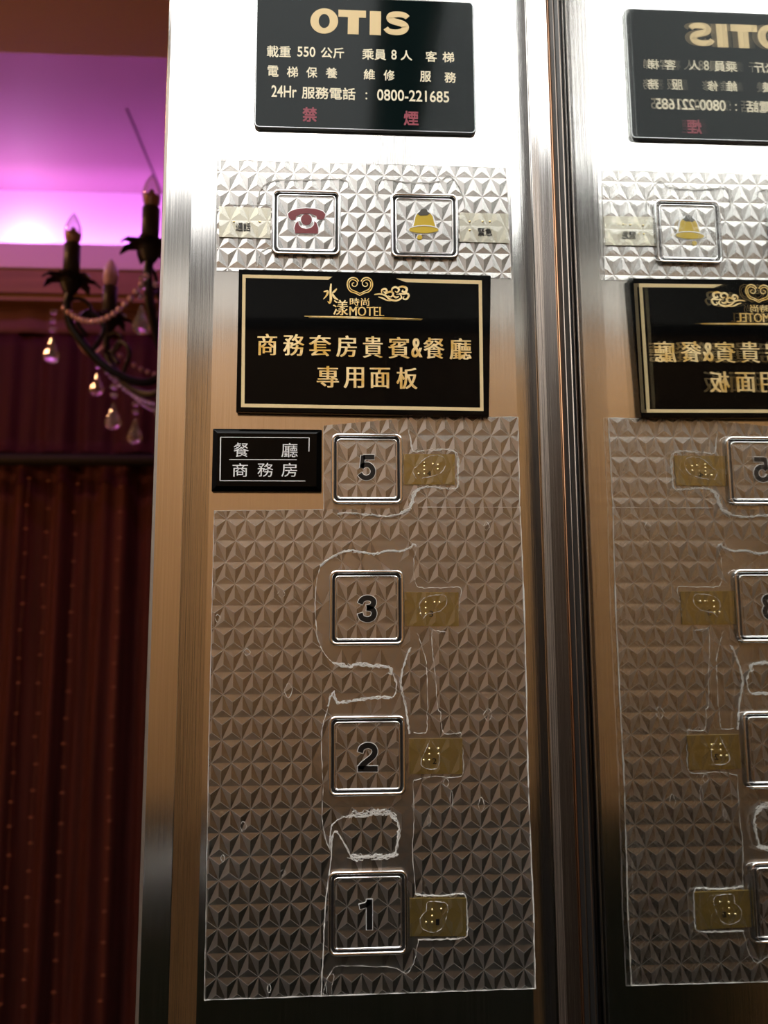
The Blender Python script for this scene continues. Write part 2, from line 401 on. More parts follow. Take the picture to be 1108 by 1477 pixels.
crease(t, zA([(622, 920), (580, 918), (520, 925), (460, 935), (440, 930), (432, 897)]), 0.0007, 0.0003, 4)
crease(t, zA([(432, 897), (420, 920), (412, 950)]), 0.0006, 0.0002, 2)
crease(t, zA([(682, 755), (665, 800), (652, 850), (652, 880), (660, 920), (668, 950), (672, 990), (680, 1040)]), 0.0007, 0.00015, 2)
crease(t, zA([(705, 708), (718, 745), (733, 800), (737, 850), (740, 950)]) + zB([(722, 60), (722, 115), (705, 128), (680, 125)]), 0.0005, 0.00012)
crease(t, zA([(800, 705), (765, 700), (753, 705), (755, 770), (762, 830), (772, 950)]) + zB([(765, 60), (772, 120), (790, 130), (830, 125)]), 0.0005, 0.00012)
crease(t, zB([(830, 125), (837, 200), (835, 260), (800, 268), (760, 265), (710, 270), (678, 278)]), 0.0005, 0.00015)
crease(t, zB([(678, 278), (680, 420), (676, 500), (686, 640)]), 0.0004, 0.0001)
crease(t, zB([(686, 640), (720, 645), (780, 645), (840, 640), (850, 670), (852, 760), (840, 778), (790, 783), (695, 785)]), 0.0006, 0.00018, 2)
crease(t, zB([(695, 785), (690, 810), (680, 860), (655, 893), (620, 875), (560, 872), (440, 870), (420, 885), (400, 920), (390, 968)]), 0.0004, 0.00012)
crease(t, zB([(412, 0), (405, 50), (390, 100), (385, 160), (390, 300), (388, 400), (400, 470), (412, 495)]), 0.0005, 0.0001)
crease(t, zB([(412, 495), (415, 430), (440, 400), (480, 390)]), 0.0005, 0.0002, 2)
crease(t, zB([(470, 392), (490, 384), (520, 386), (560, 378), (600, 382), (620, 398)]), 0.0007, 0.0005, 7)
crease(t, zB([(615, 395), (628, 410), (630, 450), (622, 515)]), 0.0006, 0.0003, 4)
crease(t, zB([(622, 515), (580, 520), (530, 520), (500, 522), (480, 520)]), 0.0008, 0.0005, 7)
crease(t, zB([(480, 520), (460, 480), (430, 438), (418, 470)]), 0.0006, 0.0002, 2)
crease(t, zB([(418, 470), (415, 540), (400, 650), (392, 800), (385, 968)]), 0.0006, 0.00012, 2)
crease(t, zB([(405, 968), (400, 930), (410, 900), (425, 900), (418, 940), (420, 965)]), 0.0003, 0.0001)
for bx, by, bw, bh in ((262, 580, 12, 14), (150, 770, 12, 12), (285, 895, 14, 24), (55, 660, 8, 14), (930, 360, 10, 14)):
    crease(t, zA([(bx-bw, by), (bx, by-bh), (bx+bw, by), (bx, by+bh), (bx-bw, by)]), 0.0004, 0.0001)
for bx, by, bw, bh in ((135, 425, 10, 18), (70, 525, 6, 14), (262, 572, 8, 10), (916, 68, 14, 20), (895, 355, 10, 24), (800, 340, 5, 34), (728, 405, 5, 24), (783, 285, 10, 14), (218, 942, 6, 16)):
    crease(t, zB([(bx-bw, by), (bx, by-bh), (bx+bw, by), (bx, by+bh), (bx-bw, by)]), 0.00035, 0.00008)
# bubbles trapped over the small tags
crease(t, zA([(718, 650), (712, 615), (735, 590), (790, 585), (800, 610), (780, 635), (740, 645), (725, 660)]), 0.0004, 0.0001, 1, 0.0016)
crease(t, zB([(730, 150), (712, 190), (702, 225), (725, 240), (755, 235), (760, 190), (735, 150)]), 0.0004, 0.0001, 1, 0.0016)
crease(t, zB([(720, 690), (722, 665), (750, 662), (785, 670), (785, 705), (765, 750), (735, 760), (705, 745), (700, 715), (720, 690)]), 0.0004, 0.0001, 1, 0.0016)
q = loq
outline(t, [(750, 731), (757, 900), (762, 1130), (770, 1330), (772, 1425)], 0.0008); outline(t, [q[2], q[3]], 0.0006); outline(t, [q[3], (301, 1090), q[0]], 0.00035); outline(t, [q[0], (467, 735)], 0.00025)
# film piece around button 5
miq = [(467, 614), (600, 602), (747, 602), (749.5, 731), (467, 737)]
flat5 = zA([(395, 40), (675, 45), (690, 115), (840, 110), (840, 240), (700, 240), (680, 300), (610, 330), (395, 320)])
t = empty('protective_film', (xz(607, 670)[0], -0.0002, xz(607, 670)[1]), 'small sheet of star-embossed clear film around button 5', 'plastic film')
obj('sheet', facets(pl(miq), xz(601.4, 628), 0.0005, FH, [pl(flat5)]), FILM, t, extra=(FILMMID, FILMLIT, FILMLINE))
crease(t, zA([(445, 318), (500, 318), (560, 325), (610, 328), (655, 318)]), 0.0005, 0.00025, 3, 0.0011)
crease(t, zA([(655, 318), (685, 295), (692, 262), (710, 237)]), 0.0009, 0.0004, 5)
crease(t, zA([(710, 237), (750, 233), (800, 237), (835, 235), (838, 180), (836, 130), (815, 113), (760, 112), (700, 118)]), 0.0006, 0.0002, 2)
crease(t, zA([(700, 118), (688, 108), (682, 75), (675, 45)]), 0.0006, 0.0002, 2)
crease(t, zA([(705, 298), (1040, 298)]), 0.0004, 0.00005)
crease(t, zA([(700, 205), (690, 180), (705, 165), (740, 135), (785, 133), (797, 160), (775, 190), (720, 205)]), 0.0005, 0.0001, 1, 0.0016)
outline(t, [(747, 602), (749.5, 731)], 0.0006); outline(t, [(467, 737), (467, 614)], 0.0003); outline(t, [(690, 602), (747, 602)], 0.0004)
# upper film
upq = [(314.5, 231), (730, 243), (737.5, 402), (312.5, 391)]
t = empty('protective_film', (xz(525, 315)[0], -0.0002, xz(525, 315)[1]), 'wide sheet of star-embossed clear film around the telephone and bell buttons', 'plastic film')
obj('sheet', facets(pl(upq), xz(515, 280), FD, FH), FILM, t, extra=(FILMMID, FILMLIT, FILMLINE))
crease(t, zU([(176, 178), (186, 130), (230, 102), (330, 98), (470, 97), (490, 130)]), 0.0006, 0.0002, 2)
crease(t, zU([(588, 165), (600, 98), (700, 106), (800, 103), (838, 85), (880, 135), (892, 205)]), 0.0006, 0.0002, 2)
crease(t, zU([(36, 184), (120, 184), (220, 186)]), 0.0005, 0.0001); crease(t, zU([(170, 395), (182, 350), (215, 330)]), 0.0005, 0.0002, 2)
q = upq; outline(t, [q[3], q[0], q[1], q[2]], 0.0004)

# ------------------------------------------------------------------ push buttons
def push_button(x0, y0, x1, y1, label):
    X0, Z1 = xz(x0, y0, 0.002); X1, Z0 = xz(x1, y1, 0.002)
    xm, zm = (X0+X1)/2, (Z0+Z1)/2
    s = (X1-X0+Z1-Z0)/4; X0, X1, Z0, Z1 = xm-s, xm+s, zm-s, zm+s
    t = empty('elevator_button', (xm, -0.0005, zm), label, 'button', 'push buttons of the lift panel')
    r = 0.0036
    bm = NB(); prof = [(0.0, 0.0002), (0.0, 0.0021)]+[(0.0008-0.0008*math.cos(a), 0.0021+0.0006*math.sin(a)) for a in [math.pi*i/8 for i in range(1, 8)]]+[(0.0016, 0.0019), (0.0018, 0.0004)]
    sweep(bm, (X0, Z0, X1, Z1, r), prof); obj('bezel', bm, CHROME, t, True)
    bm = NB(); prism(bm, rrect(X0+0.0012, Z0+0.0012, X1-0.0012, Z1-0.0012, r-0.001), 0.0004, 0.0011); obj('gap', bm, RUBBER, t)
    i = 0.0026
    bm = NB(); sweep(bm, (X0+i, Z0+i, X1-i, Z1-i, 0.0022), [(0, 0.0006), (0, 0.0019), (0.0003, 0.0023), (0.0006, 0.0023), (0.0009, 0.0020), (0.0009, 0.0008)])
    obj('rim', bm, CHROME, t, True)
    bm = NB(); prism(bm, rrect(X0+i+.0008, Z0+i+.0008, X1-i-.0008, Z1-i-.0008, 0.0016), 0.0006, 0.0018); obj('cap', bm, STEEL, t)
    poly = rrect(X0+i+.0009, Z0+i+.0009, X1-i-.0009, Z1-i-.0009, 0.0015, 3)
    obj('film', facets(poly, (xm-0.0002, zm+0.003), 0.00190, 0.00028), FILM, t, extra=(FILMMID, FILMLIT, FILMLINE))
    return t
BD = 0.0024
z5 = lambda p: Zm(p, 4.617, 440, 600)
DIG = {'5': [(z5, [(462, 273), (388, 273)], 33/4.617, 0), (z5, [(387, 262), (378, 345)], 27/4.617, 0), (z5, [(376, 341), (395, 327), (420, 325), (443, 340), (453, 368), (443, 397), (412, 412), (382, 404), (365, 384)], 33/4.617, 1)],
       '3': [(zA, [(519, 612), (526, 599), (543, 593), (559, 598), (563, 609), (556, 621), (540, 625)], 17/2.261, 1), (zA, [(540, 626), (558, 630), (565, 643), (559, 658), (543, 664), (525, 658), (519, 643)], 17/2.261, 1)],
       '2': [(zB, [(509, 189), (515, 174), (533, 166.5), (550, 172), (556, 187), (548, 203), (530, 218), (515, 231), (510, 243)], 17/2.216, 1), (zB, [(501, 241.5), (565, 241.5)], 17/2.216, 0)],
       '1': [(zB, [(538.5, 659), (538.5, 756)], 17.5/2.216, 0), (zB, [(540, 665), (528, 677), (507, 683)], 14/2.216, 0)]}
def digit(bm, ch, d0, d1, grow=0.0):
    for z, pts, w, sm in DIG[ch]:
        q = [Vector(p) for p in pts]
        if sm: q = smoothpath(q, 6)
        if grow: q = [q[0]+(q[0]-q[1]).normalized()*grow*2]+q[1:-1]+[q[-1]+(q[-1]-q[-2]).normalized()*grow*2]
        ribbon(bm, pl(z([(p.x, p.y) for p in q]), d1), (w+2*grow)*0.000347, d0, d1)
for (x0, y0, x1, y1), ch, lab in (
        ((478.6, 624.5, 580.8, 727.8), '5', 'square steel button with black number 5, topmost numbered button'),
        ((475.8, 822, 583, 931), '3', 'square steel button with black number 3, below button 5'),
        ((474, 1033, 586, 1147), '2', 'square steel button with black number 2, below button 3'),
        ((474.5, 1256, 588, 1377.5), '1', 'square steel button with black number 1, lowest button')):
    t = push_button(x0, y0, x1, y1, lab)
    bm = NB(); digit(bm, ch, 0.0019, BD); obj('number', bm, BLACKPRINT, t)
    bm = NB(); digit(bm, ch, 0.0019, BD-0.0001, 0.8); obj('number_edge', bm, SILVER, t)
# telephone button
t = push_button(392.5, 273, 491.5, 369, 'square steel button with a maroon telephone symbol')
def circ(cx, cy, rx, ry, n=20, a0=0, a1=360): return [(cx+rx*math.cos(math.radians(a0+(a1-a0)*i/n)), cy+ry*math.sin(math.radians(a0+(a1-a0)*i/n))) for i in range(n+(a1-a0 != 360))]
def symbol_phone(bm, g, d):
    u = lambda pts: pl(zU(pts), d)
    hs = [(280, 226), (278, 212), (288, 203), (310, 196), (342, 193), (375, 196), (398, 203), (408, 214), (405, 228), (398, 233), (380, 231), (376, 220), (360, 213), (342, 212), (322, 214), (307, 222), (304, 233), (290, 235)]
    body = [(303, 280), (300, 262), (305, 246), (314, 238), (316, 252), (326, 262), (342, 265), (358, 262), (368, 252), (370, 238), (378, 246), (383, 262), (382, 281)]
    def grow(p):
        cx = sum(q[0] for q in p)/len(p); cy = sum(q[1] for q in p)/len(p); out = []
        n = len(p)
        for i in range(n):
            tx, ty = p[(i+1) % n][0]-p[i-1][0], p[(i+1) % n][1]-p[i-1][1]; L = math.hypot(tx, ty) or 1
            out.append((p[i][0]+ty/L*g, p[i][1]-tx/L*g))
        return out
    for p in (hs, body): prism(bm, u(grow(p)), 0.0019, d)
    prism(bm, u(circ(342, 233, 19+g, 19+g)), 0.0019, d)
bm = NB(); symbol_phone(bm, 0, BD); obj('telephone_symbol', bm, MAROON, t)
bm = NB(); symbol_phone(bm, 2.6, BD-0.0002); obj('symbol_edge', bm, SILVER, t)
# bell button
t = push_button(563, 278, 662.2, 373.3, 'square steel button with a yellow bell symbol')
def U(bm, pts, d, d0=0.0019): prism(bm, pl(zU(pts), d), d0, d)
bm = NB(); U(bm, [(714, 255), (718, 243), (721, 225), (727, 213), (738, 205), (760, 205), (773, 211), (781, 222), (785, 240), (790, 257)], BD); U(bm, circ(750, 268, 51, 12), BD+0.0001); U(bm, circ(736, 294, 9, 8), BD); obj('bell_symbol', bm, YELLOW, t)
bm = NB(); U(bm, circ(750, 203, 13, 8), BD+0.0001); U(bm, [(727, 213), (738, 204), (760, 204), (773, 211), (762, 218), (738, 219)], BD+0.00012); obj('bell_crown', bm, DARKBRONZE, t)
bm = NB(); U(bm, [(709, 256), (714, 243), (717, 225), (724, 211), (738, 198), (762, 198), (777, 209), (785, 222), (790, 240), (795, 258)], BD-0.0002); U(bm, circ(750, 268, 55, 16), BD-0.0002); ribbon(bm, pl(zU([(702, 262), (725, 256), (750, 254), (775, 256), (798, 262)]), BD), 0.0004, 0.0019, BD+0.00025); obj('symbol_edge', bm, SILVER, t)

# ------------------------------------------------------------------ braille tags
def braille_tag(q, m, label, dots, num, numbox, tone=None):
    P = pl(q, 0.0008); xm = sum(p[0] for p in P)/4; zm = sum(p[1] for p in P)/4
    t = empty('braille_tag', (xm, -0.0004, zm), label, 'tag', 'braille tags beside the buttons')
    bm = NB(); prism(bm, P, 0.0003, 0.00115); obj('plate', bm, m, t)
    obj('film', facets([P[i] for i in (0, 1, 2, 3)], (xm+0.002, zm+0.001), 0.00122, 0.0003), FILMLIGHT, t, extra=(FILMLIGHT, FILMTAG, FILMLIGHT))
    bm = NB()
    for x, y in dots:
        X, Z = xz(x, y, 0.0014); ball(bm, (X, -0.0014, Z), 0.00062, 8, (1, 0.7, 1))
    if dots: obj('braille_dots', bm, BRAILLE, t, True)
    bm = NB(); text(bm, num, *numbox, 0.0014, 0.0017); obj('lettering', bm, BLACKPRINT, t)
braille_tag([(582, 655), (656, 655.5), (656, 699), (583, 699)], TAGGOLD, 'small gold braille tag beside button 5', z5([(795, 312), (795, 335), (795, 360), (795, 385), (757, 385), (852, 320), (885, 325), (885, 355)]), '4', z5([(813, 366)])[0]+z5([(840, 398)])[0])
braille_tag([(583, 854), (661.5, 854.5), (661.5, 903), (584, 903)], TAGGOLD, 'small gold braille tag beside button 3', zA([(733, 608), (733, 627), (733, 645), (716, 645), (762, 608), (778, 608)]), '3', zA([(745, 635)])[0]+zA([(757, 655)])[0])
braille_tag([(590, 1065.5), (667, 1065), (667, 1116), (590, 1116)], TAGGOLD, 'small gold braille tag beside button 2', zB([(730, 177), (730, 195), (730, 214), (712, 214), (759, 177), (759, 194)]), '2', zB([(740, 207)])[0]+zB([(753, 226)])[0])
braille_tag([(591, 1296), (672.7, 1295.5), (672, 1350), (591.5, 1350)], TAGGOLD, 'small gold braille tag beside button 1', zB([(739, 692), (739, 712), (739, 732), (720, 732), (768, 690)]), '1', zB([(751, 722)])[0]+zB([(762, 741)])[0])
braille_tag([(316.6, 298), (391, 301), (390, 344), (316, 342)], TAGPALE, 'small pale tag left of the telephone button', zU([(90, 240), (180, 240)]), '通話', (340, 321, 361.5, 333))
braille_tag([(663, 307), (733, 309), (733.5, 351), (663, 349)], TAGPALE, 'small pale tag right of the bell button', zU([(910, 240), (955, 240), (980, 240), (910, 270)]), '緊急', (689.5, 328.5, 710, 340))

# ------------------------------------------------------------------ maker's plate at the top
X0, Z0 = xz(366.3, 184, 0.002); X1, Z1 = xz(683.0, 3.5, 0.002)
t = empty('nameplate', ((X0+X1)/2, -0.0002, Z0), 'dark glossy lift nameplate with pale gold lettering at the panel top', 'nameplate')
bm = NB(); r = sweep(bm, (X0, Z0, X1, Z1, 0.0028), [(0.0, 0.0002), (0.0, 0.0019), (0.0004, 0.0024), (0.0009, 0.0024)]); obj('edge', bm, PLATEEDGE, t)
bm = NB(); prism(bm, rrect(X0+.0008, Z0+.0008, X1-.0008, Z1-.0008, 0.0022), 0.0002, 0.0025); obj('plate', bm, PLATE, t)
D0, D1 = 0.0024, 0.00265
bm = NB()
zP = lambda pts: Zm(pts, 2.77, 340, 0)
# heavy extended capitals built as shapes
def ring_letter(bm, cx, cy, rx, ry, ix, iy, n=40):
    o = pl(circ(cx, cy, rx, ry, n), D1); i = pl(circ(cx, cy, ix, iy, n), D1)
    for k in range(n):
        prism(bm, [o[k], o[(k+1) % n], i[(k+1) % n], i[k]], D0, D1)
ring_letter(bm, 467.8, 30.2, 20.0, 18.3, 8.0, 10.2)
prism(bm, pl([(488.2, 13.8), (528, 15.4), (528, 25.6), (517.8, 25.2), (517.4, 49.6), (501.6, 49), (502, 24.5), (488.2, 24.0)], D1), D0, D1)
prism(bm, pl([(533.6, 15.8), (549.8, 16.4), (549.5, 50.8), (533.2, 50.2)], D1), D0, D1)
sp = [(588, 25.5), (584.5, 22.5), (579, 20.9), (572.5, 20.6), (565.5, 21.6), (562.2, 25.4), (565, 29.4), (573, 32), (581, 34.6), (585.2, 38.9), (582, 44), (575, 46.3), (567, 46.2), (560.5, 44.4), (556.5, 40.4)]
sp = smoothpath([Vector(q) for q in sp], 5); wpx = [0.0036*(0.82+0.25*math.sin(math.pi*i/(len(sp)-1))) for i in range(len(sp))]
ribbon(bm, [Vector(xz(q.x, q.y, D1)) for q in sp], wpx, D0, D1)
obj('title_lettering', bm, PALEGOLD, t)
bm = NB(); O = 0.012
for s, a in (('載重', (385, 66, 419.5, 82.5)), ('550', (429, 67.3, 455, 81.8)), ('公斤', (463, 68.5, 496.5, 84)), ('乘員', (522.5, 70.5, 557, 86.3)), ('8', (564.5, 71.7, 572.3, 86)), ('人', (578, 72.5, 594.6, 87)), ('客', (614, 73.8, 630.5, 89)), ('梯', (638.5, 75, 655.3, 89.8)),
             ('電', (386, 94.6, 401.8, 110.5)), ('梯', (414, 96, 430, 111.4)), ('保', (442, 96.8, 457.8, 112)), ('養', (470, 97.5, 486.5, 112.8)), ('維', (524.8, 99.8, 541, 115)), ('修', (553.5, 101, 569.3, 116)), ('服', (606, 102.5, 622, 117.8)), ('務', (641.5, 104, 658, 119.3)),
             ('24Hr', (391.6, 123.3, 428, 140.3)), ('服務電話', (435.5, 125.8, 512.8, 143.2)), ('0800-221685', (544, 130, 648, 146.3))):
    if any(ord(c) > 255 for c in s): text(bm, s, *a, D0, D1, 0, 0, 0.014)
    else: text(bm, s, *a, D0, D1, 0.012)
for y in (134.5, 142): prism(bm, pl(circ(528.6, y, 1.3, 1.3, 10), D1), D0, D1)
obj('lettering', bm, PALE, t)
for s, a in (('禁', (436.5, 154.5, 457.3, 175.5)), ('煙', (582.5, 160, 603.8, 181))):
    bm = NB(); text(bm, s, *a, D0, D1, 0, 0, 0.022); obj('red_lettering', bm, REDPRINT, t)

# ------------------------------------------------------------------ black sign with gold lettering
SD = 0.0045
Q = pl([(344.5, 388), (708.3, 397), (705.5, 600.5), (340.5, 593.5)], SD)
t = empty('sign', (sum(q[0] for q in Q)/4, -0.0006, Q[3][1]), 'glossy black acrylic sign with gold border and gold lettering', 'sign')
bm = NB(); prism(bm, Q, 0.0012, SD-0.0004)
inn = [(Q[i][0]*0.992+0.008*sum(q[0] for q in Q)/4, Q[i][1]*0.992+0.008*sum(q[1] for q in Q)/4) for i in range(4)]
prism(bm, inn, SD-0.0006, SD); obj('board', bm, ACRYLIC, t)
D0, D1 = SD-0.0001, SD+0.00015
zS = lambda pts: Zm(pts, 2.409, 300, 380)
bm = NB()
ob = [(120, 38), (952, 59), (958, 513), (115, 499)]; ib = [(131, 50), (941, 72), (946, 501), (127, 487)]
def quadpx(bm, pts): prism(bm, pl(zS(pts), D1), D0, D1)
quadpx(bm, [ob[0], (432, 46), (418, 57), ib[0]]); quadpx(bm, [(655, 52), ob[1], ib[1], (688, 65)])
quadpx(bm, [ob[1], ob[2], ib[2], ib[1]]); quadpx(bm, [ob[2], ob[3], ib[3], ib[2]]); quadpx(bm, [ob[3], ob[0], ib[0], ib[3]])
obj('border', bm, PALEGOLD, t)
bm = NB(); K = dict(offset=0.0, smear=0.024)
for s, a in (('商', (371.2, 481.5, 399.8, 512.3)), ('務', (408.6, 482, 439.2, 513)), ('套', (445.6, 483.3, 477.8, 513.6)), ('房', (485, 484, 514.8, 514.8)), ('貴', (523.6, 485, 552.2, 516)), ('賓', (560, 486, 591, 517)), ('餐', (611, 487, 641.3, 517.3)), ('廳', (648.4, 488, 680.2, 518.5)),
             ('專', (457, 528, 489, 559)), ('用', (495.8, 529.5, 525.4, 559.8)), ('面', (533.5, 530.5, 563, 559.8)), ('板', (571.8, 530, 602.3, 561))):
    text(bm, s, *a, D0, D1, K['offset'], K['smear'])
text(bm, '&', 593.2, 488, 609.4, 515.5, D0, D1, -0.006, 0.06)
obj('lettering', bm, GOLD, t)
# emblem: brush characters, lucky cloud, waves
bm = NB()
def stroke(pts, w, z=zS, k=6):
    sp_ = smoothpath([Vector(q) for q in pts], k); n = len(sp_)
    ws = w if callable(w) else (lambda u: w)
    ribbon(bm, [Vector(xz(*z([(q.x, q.y)])[0], D1)) for q in sp_], [ws(i/(n-1))/2.409*0.000347 for i in range(n)], D0, D1)
tap = lambda w: (lambda u: w*(0.35+1.1*math.sin(math.pi*min(1, u*0.9+0.1))))
stroke([(428, 70), (426, 95), (427, 125), (423, 137), (416, 131)], tap(6)); stroke([(402, 98), (416, 96), (413, 110), (401, 124)], tap(5)); stroke([(448, 88), (438, 98), (430, 104)], tap(5)); stroke([(430, 102), (440, 118), (453, 127)], tap(6))
text(bm, '漾', 480.4, 432.5, 502.3, 454.6, D0, D1, 0.0, 0.015); text(bm, '時尚', 504.6, 429.8, 532.8, 441, D0, D1, 0.0, 0.006)
text(bm, 'MOTEL', 504, 442.6, 554.2, 455.6, D0, D1, -0.012, 0.010)
for i, x in enumerate((505, 515.5, 538.6, 543, 548)): prism(bm, pl([(x-1.2, 442.4+i*.1), (x+1.8, 442.4+i*.1), (x+1.8, 443.2+i*.1), (x-1.2, 443.2+i*.1)], D1), D0, D1)
def ruyi(s, cx=528, cy=80):
    m = lambda pts: [(cx+(x-528)*s, cy+(y-80)*s) for x, y in pts]
    for sg in (1, -1):
        f = lambda pts: [(528+sg*(x-528), y) for x, y in pts]
        stroke(m(f([(528, 111), (513, 103), (497, 98), (487, 86), (484, 71), (489, 56), (502, 49), (516, 52), (524, 62)])), 4.2)
ruyi(1.0); 
for sg in (1, -1):
    f = lambda pts: [(528+sg*(x-528), y) for x, y in pts]
    stroke(f([(528, 104), (513, 97), (498, 90), (491, 78), (491, 66), (499, 57), (511, 58), (519, 66), (517, 76), (509, 80), (502, 76), (502, 69), (508, 67)]), 3.2)
stroke([(578, 108), (600, 106), (618, 112), (632, 124), (654, 129), (672, 120), (668, 108), (655, 107)], tap(5))
stroke([(592, 116), (606, 120), (620, 127), (636, 130)], tap(4)); stroke([(604, 103), (605, 92), (616, 88), (622, 96), (614, 101), (611, 96)], tap(5))
stroke([(612, 110), (622, 102), (636, 98), (644, 106), (636, 116), (626, 112)], tap(5)); stroke([(640, 100), (640, 88), (652, 82), (664, 90), (658, 100), (650, 96)], tap(5))
stroke([(660, 84), (676, 80), (690, 86), (688, 98), (676, 98), (678, 91)], tap(6)); stroke([(664, 104), (680, 106), (692, 104), (698, 112), (690, 124), (678, 122), (682, 114)], tap(5)); stroke([(644, 112), (654, 118), (664, 114)], tap(5))
stroke([(335, 183), (480, 185.5), (620, 189), (745, 193)], tap(2.6)); stroke([(350, 188), (480, 189.5), (620, 193), (742, 196.5)], tap(1.5))
obj('emblem', bm, GOLD, t)

# ------------------------------------------------------------------ small black plaque
PD = 0.004
Q = [(306.4, 617.3), (464.3, 619), (463.8, 710), (304.6, 708.4)]
Pq = pl(Q, PD); xm = sum(q[0] for q in Pq)/4; zm = sum(q[1] for q in Pq)/4
t = empty('plaque', (xm, -0.0006, Pq[3][1]), 'small black plaque with silver lettering and sloped edges, left of button 5', 'plaque')
bm = NB(); x0, x1, z0, z1 = (Pq[0][0]+Pq[3][0])/2, (Pq[1][0]+Pq[2][0])/2, Pq[3][1], Pq[0][1]
r = sweep(bm, (x0, z0, x1, z1, 0.0004), [(0, 0.0008), (0, 0.0022), (0.0026, PD), (0.003, PD)], 2); bm.faces.new(r[-1]); obj('board', bm, ACRYLIC, t)
D0, D1 = PD-0.0001, PD+0.00012
bm = NB()
for pts, w in (([(63, 69), (353, 71)], 1.7), ([(64, 69), (62, 211)], 2.6), ([(62, 211), (340, 212)], 1.7), ([(353, 71), (352, 116)], 2.2), ([(92, 142), (312, 142.5)], 1.6)):
    ribbon(bm, pl(zA(pts), D1), w*0.000155*1.3, D0, D1)
obj('frame_line', bm, SILVER, t)
bm = NB()
for s, a in (('餐', (337, 638.6, 358.8, 659)), ('廳', (406, 638.8, 429.4, 659.4)), ('商', (335.4, 668.2, 357.4, 687.6)), ('務', (371.6, 667.6, 394.2, 687.6)), ('房', (406, 667.8, 428.6, 687.6))): text(bm, s, *a, D0, D1, 0)
obj('lettering', bm, SILVER, t)

# ------------------------------------------------------------------ the lobby beyond the doorway
LX0, LX1 = -3.2, 1.6
def zAt(py, Y, px=110): return at(px, py, Y).z
ZLIP0, ZLIP1 = zAt(387, YF-0.28), zAt(352, YF-0.28)
ZTOP = zAt(275, YF-0.06)
YS = None
ZS = 3.0
for k in range(400):
    y = 0.1+k*0.01
    if zAt(76, y) >= ZS: YS = y; break
PLASTER = mat('lobby_plaster', (0.72, 0.58, 0.66), 0.6)
SOFFIT = mat('brown_soffit', (0.55, 0.42, 0.09), 0.5)
PELMET = mat('brown_pelmet', (0.22, 0.105, 0.05), 0.5)
vary(PELMET, noise_tex(PELMET, (3, 3, 40), 3), (0.18, 0.085, 0.04), (0.25, 0.125, 0.06))
bm = NB(); box(bm, LX0, LX1, YS, YF+0.1, ZTOP, ZTOP+0.06)
lc = struct('ceiling', bm, mat('lobby_ceiling_paint', (0.36, 0.22, 0.25), 0.6))
bm = NB(); box(bm, LX0, LX1, 0.11, YS, ZS, ZTOP+0.06); struct('soffit', bm, SOFFIT, lc)
SEAM = mat('ceiling_seam', (0.15, 0.08, 0.10), 0.7)
bm = NB()
def ceil_pt(px, py): d = ray(px, py); tt = (ZTOP-EYE.z)/d.z; return EYE+d*tt
pa = ceil_pt(222, 251)
box(bm, pa.x-0.004, pa.x+0.004, ceil_pt(185, 157).y, YF-0.06, ZTOP-0.003, ZTOP+0.01); struct('seam', bm, SEAM, lc)
bm = NB(); box(bm, LX0, LX1, YF-0.05, YF+0.1, 0, ZTOP); lw = struct('wall_far', bm, PLASTER)
bm = NB(); box(bm, LX0, LX1, YF-0.28, YF-0.05, ZLIP0, ZLIP0+0.05); box(bm, LX0, LX1, YF-0.28, YF-0.26, ZLIP0+0.05, ZLIP1); struct('cove_ledge', bm, PLASTER, lw)
zp0 = zAt(436, YF-0.26)
bm = NB(); box(bm, LX0, LX1, YF-0.27, YF-0.10, zp0, ZLIP0-0.001)
zz = zAt(424, YF-0.28); box(bm, LX0, LX1, YF-0.285, YF-0.27, zz, zz+0.018); struct('pelmet', bm, PELMET, lw)
bm = NB(); box(bm, LX0-0.05, LX0, 0.1, YF+0.1, 0, ZTOP); struct('wall_lobby_left', bm, SOFFIT)
bm = NB(); box(bm, LX1, LX1+0.05, 0.1, YF+0.1, 0, ZTOP); struct('wall_lobby_right', bm, SOFFIT)
bm = NB(); box(bm, LX0, LX1, 0.11, YF+0.1, -0.06, -0.001); struct('floor_lobby', bm, mat('lobby_floor', (0.12, 0.06, 0.035), 0.25))
# lift shaft wall between car and lobby, with the door opening
bm = NB(); box(bm, LX0, -0.90, 0.101, 0.109, 0, ZTOP); box(bm, XA+0.03, LX1, 0.101, 0.109, 0, ZTOP); box(bm, -0.90, XA+0.03, 0.101, 0.109, 2.35, ZTOP); struct('wall_front', bm, SOFFIT)

# curtains: a swagged valance over long drapes
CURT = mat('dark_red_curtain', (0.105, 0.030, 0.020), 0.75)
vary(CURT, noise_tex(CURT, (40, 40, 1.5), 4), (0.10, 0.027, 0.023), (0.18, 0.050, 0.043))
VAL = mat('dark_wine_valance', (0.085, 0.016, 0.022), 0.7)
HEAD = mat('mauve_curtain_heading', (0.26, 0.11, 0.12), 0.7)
def cloth(x0, x1, z0, z1, y, amp, wl, n, seed, taper=0.0, rows=14):
    rnd = random.Random(seed); bm = NB(); ph = [rnd.uniform(0, 6.28) for _ in range(5)]; grid = []
    for r_ in range(rows+1):
        z = z1+(z0-z1)*r_/rows; f = r_/rows; row = []
        for i in range(n+1):
            x = x0+(x1-x0)*i/n; u = x*2*math.pi/wl
            d = amp*(0.75*math.sin(u+0.9*math.sin(u*0.37+ph[0])+0.25*math.sin(f*3+ph[4]))+0.35*math.sin(2.3*u+ph[1]+0.3*f)+0.2*math.sin(0.41*u+ph[2]))*(0.7+taper*f)
            row.append(bm.verts.new((x, y-d, z)))
        grid.append(row)
    for a, b in zip(grid, grid[1:]):
        for i in range(n): bm.faces.new((a[i], a[i+1], b[i+1], b[i]))
    bmesh.ops.solidify(bm, geom=bm.faces[:], thickness=0.004)
    return bm
zv0 = zAt(652, YF-0.2); zh = zAt(482, YF-0.2)
